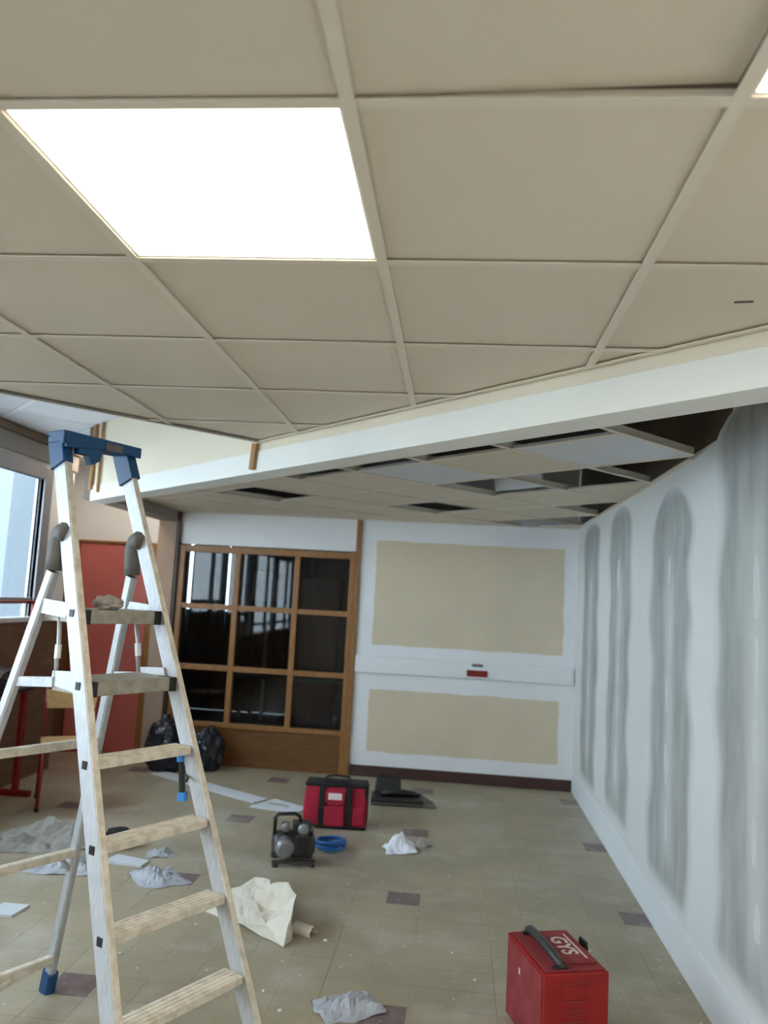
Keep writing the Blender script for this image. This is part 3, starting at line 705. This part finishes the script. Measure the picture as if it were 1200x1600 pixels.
# thing lying on the top platform
def lump(name, size, seed, m, loc, rotz=0, rough=0.35, res=3, freq=2.2, flat=0.35, parent=None):
    bm = bmesh.new(); bmesh.ops.create_icosphere(bm, subdivisions=res, radius=1.0)
    for v in bm.verts:
        d_ = v.co.normalized(); n1 = noise.noise(d_*freq+Vector((seed*3.1, seed, 0))); n2 = noise.noise(d_*freq*2.7+Vector((seed, 7, seed)))
        v.co = d_*(1+rough*n1+rough*0.55*abs(n2))
    zmin = min(v.co.z for v in bm.verts)
    cut = zmin+flat
    for v in bm.verts: v.co.z = max(v.co.z, cut)-cut
    for v in bm.verts: v.co = Vector((v.co.x*size[0], v.co.y*size[1], v.co.z*size[2]))
    me = bpy.data.meshes.new(name); bm.to_mesh(me); bm.free()
    return obj(name, me, m, parent, loc=loc, rot=(0, 0, rotz))
P = LAD.matrix_basis.to_3x3() if False else Matrix.Rotation(1.056, 3, 'Z')
def lad_world(x, y, z): return Vector((-0.589, 2.348, 0)) + P @ Vector((x, y, z))
tag(lump('rag', (0.05, 0.03, 0.028), 3, 'rag', lad_world(-0.03, m_*1.54+0.05, 1.5405), rotz=1.0), 'small crumpled rag on the top step of stepladder', 'rag')
# bar clamp like tool hung on the right rail
t = thing('hanging_tool', 'black hand tool with bright blue ends hanging from ladder rail', 'tool', (0, 0, 0), 0)
a = lad_world(w0-kk*1.0-0.015, m_*1.0+0.10, 0)
t.location = (a.x+0.03, a.y+0.01, 0.905)
obj('grip', MB().bar((0, 0, 0.02), (-0.012, 0, 0.135), 0.018, 0.024, ref=(0, 1, 0), ch=0.005), 'plastic_black', t)
obj('end_cap', MB().bar((0.002, 0, 0), (0, 0, 0.028), 0.030, 0.030, ref=(0, 1, 0), ch=0.006), 'blue_cap', t)
obj('end_cap', MB().bar((-0.012, 0, 0.130), (-0.018, 0, 0.168), 0.026, 0.028, ref=(0, 1, 0), ch=0.006), 'blue_cap', t)
obj('hook', MB().tube([(-0.006, 0, 0.08), (0.012, -0.008, 0.085), (0.025, -0.03, 0.085), (0.026, -0.05, 0.075)], 0.005, 6), 'metal_dark', t)

# ------------------------------------------------------------------ red welding machine in the foreground
T = thing('welding_machine', 'red metal welding machine with black handle on tiled floor', 'machine', (0.44, 3.295, 0), 0.29)
WX, WY, WZ = 0.128, 0.185, 0.316
obj('casing', MB().box(-WX, WX, -WY, WY, 0.012, WZ), 'red_metal', T, bevel=0.006)
obj('side_cover', MB().box(-WX-0.003, -WX, -WY+0.012, WY-0.012, 0.02, WZ-0.012), 'red_metal_dusty', T, bevel=0.0015)
tp = obj('top_cover', MB().box(-WX+0.012, WX-0.012, -WY+0.012, WY-0.012, WZ, WZ+0.006), 'red_metal_dusty', T, bevel=0.002)
obj('top_ridge', MB().prism([(-0.02, -0.13), (WX-0.02, -0.13), (WX-0.02, 0.15), (0.0, 0.15), (-0.03, 0.10), (-0.03, -0.08)], WZ+0.006, WZ+0.014), 'red_metal_dusty', tp, bevel=0.004)
hp = [(-0.058, 0.145, WZ+0.006), (-0.058, 0.145, WZ+0.024), (-0.060, 0.11, WZ+0.038), (-0.062, 0.0, WZ+0.042), (-0.060, -0.11, WZ+0.036), (-0.052, -0.150, WZ+0.022), (-0.045, -0.155, WZ+0.008)]
obj('handle', MB().tube(hp, [0.013, 0.015, 0.016, 0.016, 0.016, 0.015, 0.013], 10), 'metal_dark', T, smooth=True)
obj('handle_base', MB().box(-0.08, -0.02, -0.165, -0.145, WZ+0.004, WZ+0.014), 'plastic_black', T, bevel=0.004)
obj('handle_base', MB().box(-0.08, -0.03, 0.135, 0.160, WZ+0.004, WZ+0.014), 'plastic_black', T, bevel=0.004)
obj('recess', MB().box(-0.035, -0.02, 0.10, 0.135, WZ+0.004, WZ+0.0145), 'plastic_black', T)
obj('knob', MB().lathe([(0.018, 0), (0.022, 0.004), (0.022, 0.018), (0.016, 0.022)], (WX, 0.05, WZ-0.012), 'x', 14), 'plastic_black', T, smooth=True)
obj('knob_guard', MB().box(WX, WX+0.014, 0.02, 0.08, WZ-0.02, WZ+0.02), 'plastic_black', T, bevel=0.006)
fp_ = obj('front_plate', MB().box(-0.055, 0.045, -WY-0.003, -WY, 0.225, 0.275), 'red_metal', T, bevel=0.002)
for z in (0.218, 0.19, 0.17, 0.15, 0.279): obj('louvre', MB().box(-0.052, 0.042, -WY-0.004, -WY, z, z+0.004), 'red_metal_dusty', T)
for sx in (-1, 1):
    for sy in (-1, 1): obj('foot', MB().lathe([(0.014, 0), (0.016, 0.013)], (sx*0.095, sy*0.15, 0), 'z', 10), 'plastic_black', T)
obj('scuff', MB().box(-WX-0.0036, -WX-0.003, 0.035, 0.047, 0.218, 0.24), 'decal', T)
cu = bpy.data.curves.new('lettering', 'FONT'); cu.body = 'GYS'; cu.size = 0.088; cu.align_x = 'CENTER'; cu.align_y = 'CENTER'; cu.extrude = 0.0006; cu.offset = 0.0022
tmp = bpy.data.objects.new('tmp', cu); COL.objects.link(tmp)
dg = bpy.context.evaluated_depsgraph_get(); me = bpy.data.meshes.new_from_object(tmp.evaluated_get(dg)); bpy.data.objects.remove(tmp, do_unlink=True)
me.materials.clear()
lt = obj('lettering', me, 'decal', T, loc=(0.032, 0.012, WZ+0.0150), rot=(0, 0, -math.pi/2)); lt['label'] = 'white brand lettering on the cover'
obj('lettering_bar', MB().box(0.076, 0.083, -0.10, 0.115, WZ+0.014, WZ+0.0152), 'decal', T)

# ------------------------------------------------------------------ red tool bag
B = thing('tool_bag', 'red fabric tool bag with black straps standing on floor', 'bag', (-0.80, 5.90, 0), 0.06)
bm = bmesh.new(); bmesh.ops.create_cube(bm, size=1.0)
bmesh.ops.subdivide_edges(bm, edges=bm.edges, cuts=5, use_grid_fill=True)
for v in bm.verts:
    x, y, z = v.co
    bul = 1+0.05*math.cos(z*math.pi)
    v.co = Vector((x*0.43*bul*(1-0.02*z), y*0.22*(1+0.14*math.cos(z*math.pi)-0.22*(z+0.5)), (z+0.5)*0.285))
    v.co += 0.006*Vector((noise.noise(v.co*9), noise.noise(v.co*9+Vector((5, 0, 0))), 0))
me = bpy.data.meshes.new('bag_body'); bm.to_mesh(me); bm.free()
body = obj('bag_body', me, 'red_cloth', B, smooth=True, bevel=0.012)
obj('bag_top', MB().box(-0.222, 0.222, -0.09, 0.09, 0.275, 0.305), 'black_cloth', B, bevel=0.012)
obj('bag_base', MB().box(-0.222, 0.222, -0.122, 0.122, 0.0, 0.022), 'black_cloth', B, bevel=0.008)
obj('bag_side', MB().box(0.205, 0.228, -0.10, 0.10, 0.02, 0.28), 'black_cloth', B, bevel=0.008)
for x in (-0.115, 0.075):
    obj('strap', MB().extr([(x, -0.128, 0.012), (x, -0.141, 0.14), (x, -0.120, 0.27), (x, -0.095, 0.29), (x, -0.10, 0.24), (x, -0.125, 0.14), (x, -0.115, 0.012)], (0.042, 0, 0)), 'black_cloth', B)
fl = obj('pocket_flap', MB().extr([(-0.07, -0.134, 0.262), (0.07, -0.134, 0.262), (0.07, -0.142, 0.19), (0.035, -0.146, 0.165), (-0.035, -0.146, 0.165), (-0.07, -0.142, 0.19)], (0, 0.012, 0)), 'red_cloth', B, bevel=0.003)
obj('label_patch', MB().extr([(-0.048, -0.1375, 0.248), (0.048, -0.1375, 0.248), (0.048, -0.144, 0.205), (-0.048, -0.144, 0.205)], (0, 0.003, 0)), 'decal', fl)
obj('pocket', MB().box(-0.072, 0.07, -0.148, -0.125, 0.025, 0.16), 'red_cloth', B, bevel=0.010)
obj('pocket', MB().box(0.125, 0.21, -0.138, -0.115, 0.03, 0.155), 'red_cloth', B, bevel=0.010)
for y in (-0.05, 0.05):
    obj('carry_handle', MB().tube([(-0.09, y, 0.30), (-0.08, y*1.5, 0.318), (0, y*2.0, 0.322), (0.08, y*1.5, 0.318), (0.09, y, 0.30)], 0.008, 8), 'black_cloth', B, smooth=True)

# ------------------------------------------------------------------ air compressor and hose
C = thing('air_compressor', 'small dark portable air compressor on the tiled floor', 'compressor', (-0.93, 5.02, 0), 0.25)
tk = obj('tank', MB().lathe([(0.02, -0.135), (0.05, -0.13), (0.072, -0.115), (0.08, -0.09), (0.08, 0.09), (0.072, 0.115), (0.05, 0.13), (0.02, 0.135)], (0, 0.02, 0.105), 'x', 20), 'metal_dark', C, smooth=True)
obj('motor', MB().lathe([(0.035, -0.09), (0.055, -0.082), (0.062, -0.06), (0.062, 0.05), (0.05, 0.062)], (-0.055, 0.0, 0.0), 'y', 18), 'metal_mid', C, smooth=True, loc=(0, -0.02, 0.105))
obj('crankcase', MB().box(0.0, 0.095, -0.10, 0.05, 0.06, 0.19), 'plastic_black', C, bevel=0.012)
hd = obj('cylinder_head', MB().box(-0.005, 0.09, -0.055, 0.055, 0.19, 0.24), 'metal_dark', C, bevel=0.006)
for q in range(5): obj('cooling_fin', MB().box(-0.012, 0.097, -0.062, 0.062, 0.192+0.010*q, 0.197+0.010*q), 'metal_dark', hd)
obj('air_filter', MB().lathe([(0.02, 0), (0.034, 0.006), (0.034, 0.03), (0.02, 0.036)], (0.05, -0.098, 0.215), 'y', 16), 'metal_mid', C, smooth=True)
obj('pressure_gauge', MB().lathe([(0.026, 0), (0.028, 0.006), (0.028, 0.02), (0.022, 0.024)], (-0.055, -0.075, 0.225), 'y', 16), 'metal_mid', C, smooth=True)
obj('regulator', MB().lathe([(0.010, 0.16), (0.013, 0.2), (0.026, 0.205), (0.026, 0.24), (0.012, 0.245)], (-0.055, -0.02, 0), 'z', 12), 'plastic_black', C)
obj('carry_handle', MB().tube([(-0.12, 0.0, 0.16), (-0.12, 0.0, 0.265), (-0.10, 0.0, 0.285), (0.0, 0.0, 0.288), (0.03, 0.0, 0.27), (0.035, 0.0, 0.235)], 0.011, 8), 'plastic_black', C, smooth=True)
obj('air_pipe', MB().tube([(0.09, 0.0, 0.22), (0.115, -0.01, 0.21), (0.118, -0.02, 0.16), (0.10, -0.02, 0.12)], 0.006, 8), 'metal_mid', C, smooth=True)
obj('skid', MB().bar((-0.13, -0.085, 0.028), (0.13, -0.085, 0.028), 0.026, 0.016).bar((-0.13, 0.095, 0.028), (0.13, 0.095, 0.028), 0.026, 0.016), 'metal_dark', C)
for sx in (-0.11, 0.11):
    for sy in (-0.085, 0.095): obj('foot', MB().lathe([(0.017, 0), (0.02, 0.006), (0.014, 0.022)], (sx, sy, 0), 'z', 10), 'plastic_black', C)
hs = []
for q in range(97):
    a = 2*math.pi*q/24; rr = 0.088+0.010*math.sin(q*0.37)
    hs.append((rr*math.cos(a), rr*math.sin(a), 0.0095+0.014*q/24+0.002*math.sin(q)))
tag(obj('air_hose', MB().tube(hs, 0.009, 8), 'hose', smooth=True, loc=(-0.745, 5.33, 0.0)), 'blue air hose coiled beside the compressor', 'hose')

# ------------------------------------------------------------------ black tool case and gear behind the bag
K = thing('tool_case', 'open black tool case lying near the dark baseboard', 'case', (-0.40, 6.66, 0), 0.08)
obj('base_tray', MB().box(-0.22, 0.20, -0.13, 0.12, 0.0, 0.055), 'plastic_black', K, bevel=0.010)
obj('lid', MB().extr([(-0.20, 0.09, 0.05), (0.02, 0.09, 0.05), (0.015, 0.13, 0.175), (-0.185, 0.13, 0.175)], (0, 0.03, 0.004)), 'plastic_black', K, bevel=0.008)
obj('side_flap', MB().extr([(0.20, -0.13, 0.004), (0.30, -0.15, 0.004), (0.28, 0.02, 0.004), (0.20, 0.10, 0.03)], (0, 0, 0.012)), 'plastic_grey', K)
obj('tool_grip', MB().tube([(-0.14, -0.02, 0.07), (-0.02, -0.01, 0.085), (0.10, 0.0, 0.075), (0.17, 0.01, 0.06)], [0.024, 0.03, 0.024, 0.016], 10), 'plastic_black', K, smooth=True)
obj('front_band', MB().box(-0.215, 0.195, -0.134, -0.128, 0.012, 0.022), 'plastic_grey', K)

# ------------------------------------------------------------------ paper, film, boards on the floor
def crumple(name, w, l, seed, h, m, loc, rotz, label, cat, nx=16, ny=12, freq=5.0, edge=0.25, group=None):
    rnd = random.Random(seed); vs = []; fs = []
    folds = [(rnd.uniform(0, 6.28), rnd.uniform(-.4, .4), rnd.uniform(0.5, 1)) for _ in range(5)]
    for j in range(ny+1):
        for i in range(nx+1):
            u, v = i/nx-0.5, j/ny-0.5
            p = Vector((u*freq+seed*1.7, v*freq, seed*0.9))
            out = 1+edge*noise.noise(Vector((math.atan2(v, u)*1.5, seed, 0)))
            z = 0
            for a, c, am in folds:
                dd = abs(u*math.cos(a)+v*math.sin(a)-c*0.5); z += am*max(0, 0.22-dd)/0.22
            z = 0.32*z+0.5*abs(noise.noise(p))
            fall = max(0.0, 1-(2*max(abs(u), abs(v)))**3)
            vs.append((u*w*out+0.03*w*noise.noise(p*1.3), v*l*out+0.03*l*noise.noise(p*1.3+Vector((9, 0, 0))), h*z*(0.15+0.85*fall)))
    zm = min(v[2] for v in vs); vs = [(a, b_, c-zm+0.001) for a, b_, c in vs]
    for j in range(ny):
        for i in range(nx):
            q = j*(nx+1)+i; fs.append((q, q+1, q+nx+2, q+nx+1))
    mb = MB().add(vs, fs)
    o = obj(name, mb, m, loc=loc, rot=(0, 0, rotz))
    so = o.modifiers.new('thickness', 'SOLIDIFY'); so.thickness = 0.001; so.offset = 1
    return tag(o, label, cat, group)
# large folded sheet: modelled facet by facet
pv = [(-1.20, 4.16, .002), (-1.19, 4.46, .004), (-1.02, 4.45, .085), (-0.96, 4.22, .045), (-0.735, 3.845, .002), (-0.86, 4.02, .03), (-0.90, 4.26, .13),
      (-0.775, 4.10, .205), (-0.725, 4.08, .15), (-0.715, 3.93, .135), (-0.705, 3.92, .004), (-1.08, 4.30, .05), (-0.98, 4.02, .012), (-0.83, 4.20, .02), (-0.92, 4.38, .11)]
pf = [(0, 12, 11), (0, 11, 1), (1, 11, 2), (11, 3, 2), (11, 12, 3), (12, 5, 3), (12, 4, 5), (3, 5, 13), (3, 13, 6), (3, 6, 14), (3, 14, 2), (6, 13, 7), (13, 8, 7), (13, 9, 8), (5, 9, 13), (5, 4, 9), (4, 10, 9)]
bm = bmesh.new(); pvv = [bm.verts.new((x+0.93, y-4.12, z)) for x, y, z in pv]
for f_ in pf: bm.faces.new([pvv[q] for q in f_])
bmesh.ops.subdivide_edges(bm, edges=bm.edges[:], cuts=3, use_grid_fill=True, smooth=0.25)
for v in bm.verts:
    k_ = min(1.0, v.co.z/0.03)
    v.co += Vector((0.012*noise.noise(v.co*14), 0.012*noise.noise(v.co*14+Vector((4, 0, 0))), 0.022*k_*noise.noise(v.co*16+Vector((0, 8, 0)))))
    v.co.z = max(0.001, v.co.z)
me = bpy.data.meshes.new('paper_sheet'); bm.to_mesh(me); bm.free()
o = obj('paper_sheet', me, 'paper', loc=(-0.93, 4.12, 0.0))
so = o.modifiers.new('thickness', 'SOLIDIFY'); so.thickness = 0.0012; so.offset = 0
tag(o, 'large cream paper sheet crumpled on floor behind ladder', 'paper')
arc = [(0.032*math.cos(a)*1.0, 0.032*math.sin(a)) for a in [math.pi*1.25*q/10-0.3 for q in range(11)]]
mb = MB(); vs = [(x_, a, b_+0.011) for x_ in (-0.055, 0.055) for a, b_ in arc]
mb.add(vs, [(q, q+1, q+12, q+11) for q in range(10)])
o = obj('paper_roll', mb, 'paper', loc=(-0.665, 4.02, 0.0), rot=(0, 0, -0.45)); so = o.modifiers.new('thickness', 'SOLIDIFY'); so.thickness = 0.0015
tag(o, 'curled cream paper end beside the large crumpled sheet', 'paper')
crumple('paper_scrap', 0.20, 0.15, 13, 0.11, 'paper_white', (-0.30, 5.42, 0), 0.3, 'white crumpled paper lying alone beyond the compressor', 'paper')
crumple('rag', 0.10, 0.09, 12, 0.06, 'rag', (-0.16, 5.56, 0), 0.9, 'small grey crumpled rag behind white crumpled paper', 'rag')
crumple('plastic_film', 0.42, 0.26, 21, 0.08, 'film', (-2.20, 4.60, 0), 0.2, 'crumpled plastic film behind the ladder\'s rear leg', 'plastic film', freq=7)
crumple('plastic_film', 0.26, 0.30, 22, 0.07, 'film', (-1.60, 4.56, 0), 0.7, 'small crumpled plastic film beside a dark floor tile', 'plastic film', freq=7)
crumple('plastic_film', 0.16, 0.12, 23, 0.05, 'film', (-1.74, 4.95, 0), 0.2, 'scrap of clear film beyond the small plastic film', 'plastic film', freq=7)
crumple('plastic_film', 0.26, 0.20, 27, 0.06, 'film', (-0.36, 3.36, 0), 0.5, 'grey film scrap partly covering a dark floor tile', 'plastic film', freq=6)
crumple('dust_sheet', 0.55, 0.36, 25, 0.14, 'rag', (-2.48, 4.98, 0), 0.4, 'grey crumpled dust sheet on floor behind ladder', 'dust sheet', freq=6)
tag(lump('black_rag', (0.12, 0.07, 0.06), 5, 'black_cloth', (-2.05, 5.02, 0.0), rotz=0.4), 'black rag lying beside the grey dust sheet', 'rag')
def slab(name, poly, th, m, label, cat):
    cx = sum(p[0] for p in poly)/len(poly); cy = sum(p[1] for p in poly)/len(poly)
    return tag(obj(name, MB().prism([(x-cx, y-cy) for x, y in poly], 0.0, th), m, loc=(cx, cy, 0.0), bevel=0.001), label, cat)
slab('board_strip', [(-2.60, 6.98), (-2.48, 7.08), (-1.42, 6.42), (-1.50, 6.28)], 0.010, 'board_strip', 'long pale board strip lying across the floor', 'board')
o = slab('board_offcut', [(-1.50, 6.17), (-1.12, 6.08), (-1.06, 6.24), (-1.36, 6.44)], 0.012, 'board_strip', 'pale board offcut with dark slot beside red tool bag', 'board')
obj('slot', MB().bar((-0.12, 0.055, 0.0125), (0.05, 0.0, 0.0125), 0.02, 0.0012), 'plastic_grey', o)
slab('plaster_offcut', [(-2.0, 4.72), (-1.76, 4.70), (-1.75, 4.80), (-1.97, 4.86)], 0.013, 'board_strip', 'plasterboard offcut lying behind the ladder rail', 'board')
slab('plaster_offcut', [(-2.22, 3.86), (-2.075, 3.88), (-2.06, 4.02), (-2.20, 4.02)], 0.012, 'board_strip', 'square plasterboard offcut left of the ladder foot', 'board')
rnd = random.Random(5)
for q, (x, y, s_) in enumerate([(-0.55, 3.95, .016), (-1.42, 3.62, .012), (-0.72, 3.42, .012), (-0.62, 3.28, .014), (0.05, 3.95, .010), (-1.0, 3.55, .009), (-1.2, 4.0, .011), (-0.52, 4.3, .010), (0.15, 3.7, .010)]):
    tag(lump('plaster_crumb', (s_*0.7, s_*0.6, s_*0.45), 30+q, 'filler', (x, y, 0.0), rotz=q, res=2), 'tiny white plaster crumb on the tiled floor', 'crumb', 'plaster crumbs on the floor')

# ------------------------------------------------------------------ black bin bags by the partition
t = thing('bin_bag', 'full black bin bag standing beside the wooden partition', 'bag', (-2.55, 7.16, 0))
lump('bag_body', (0.17, 0.15, 0.24), 8, 'black_bag', (0, 0, 0), parent=t, res=4, rough=0.25, flat=0.3)
obj('bag_neck', MB().tube([(0.0, 0, 0.34), (0.005, 0, 0.40), (0.0, 0, 0.43), (-0.02, 0.01, 0.48)], [0.075, 0.03, 0.022, 0.05], 10), 'black_bag', t, smooth=True)
t = thing('bin_bag', 'slumped black bin bag with pale contents against partition panel', 'bag', (-2.20, 7.29, 0))
lump('bag_body', (0.15, 0.12, 0.19), 14, 'black_bag', (0, 0, 0), parent=t, res=4, rough=0.32, flat=0.3)
obj('bag_neck', MB().tube([(0.0, 0, 0.25), (0.03, 0, 0.32), (0.06, 0, 0.37)], [0.09, 0.05, 0.06], 10), 'black_bag', t, smooth=True)

# ------------------------------------------------------------------ red school chair and rack by the window wall
CH = thing('chair', 'red tube school chair with wooden seat beside window wall', 'chair', (-2.82, 5.86, 0), 0.50)
def leg_pts(sx, sy): return [(sx*0.19, sy*0.19, 0.012), (sx*0.175, sy*0.175, 0.44)]
for sx in (-1, 1):
    obj('leg', MB().tube(leg_pts(sx, -1), 0.0125, 10), 'red_paint', CH, smooth=True)
    obj('leg', MB().tube([(sx*0.19, 0.21, 0.012), (sx*0.18, 0.18, 0.44), (sx*0.18, 0.20, 0.60), (sx*0.18, 0.24, 0.83)], 0.0125, 10), 'red_paint', CH, smooth=True)
    for sy in (-0.19, 0.21): obj('leg_cap', MB().lathe([(0.014, 0), (0.016, 0.004), (0.015, 0.03)], (sx*0.19, sy, 0), 'z', 10), 'plastic_black', CH)
    obj('side_rail', MB().tube([(sx*0.177, -0.18, 0.425), (sx*0.18, 0.18, 0.425)], 0.011, 8), 'red_paint', CH, smooth=True)
obj('front_rail', MB().tube([(-0.175, -0.175, 0.42), (0.175, -0.175, 0.42)], 0.012, 8), 'red_paint', CH, smooth=True)
obj('back_rail', MB().tube([(-0.18, 0.24, 0.83), (0.18, 0.24, 0.83)], 0.012, 8), 'red_paint', CH, smooth=True)
obj('seat', MB().box(-0.20, 0.20, -0.20, 0.19, 0.437, 0.458), 'wood_light', CH, bevel=0.008)
obj('backrest', MB().extr([(-0.185, 0.200, 0.665), (0.185, 0.200, 0.665), (0.185, 0.222, 0.805), (-0.185, 0.222, 0.805)], (0, 0.010, 0)), 'wood_light', CH, bevel=0.003)
RK = thing('coat_rack', 'red tube rack with shelf standing before the window', 'rack', (-3.27, 5.50, 0))
for y in (-0.85, 0.47):
    obj('post', MB().tube([(0, y, 0.03), (0, y, 1.46)], 0.014, 10), 'red_paint', RK, smooth=True)
    obj('lower_post', MB().bar((0, y, 0.03), (0, y, 0.80), 0.045, 0.045, ref=(0, 1, 0), ch=0.006), 'red_paint', RK)
    obj('foot', MB().bar((-0.19, y, 0.022), (0.12, y, 0.022), 0.045, 0.044, ch=0.006), 'red_paint', RK)
obj('top_bar', MB().tube([(0, -0.95, 1.46), (0, 0.58, 1.46)], 0.013, 10), 'red_paint', RK, smooth=True)
obj('shelf', MB().box(-0.19, 0.10, -0.85, 0.43, 0.80, 0.825), 'plastic_black', RK, bevel=0.004)
tag(lump('folded_jacket', (0.12, 0.24, 0.09), 17, 'black_bag', (-3.29, 5.55, 0.8255), res=3), 'dark jacket lying on the red rack\'s shelf', 'jacket')
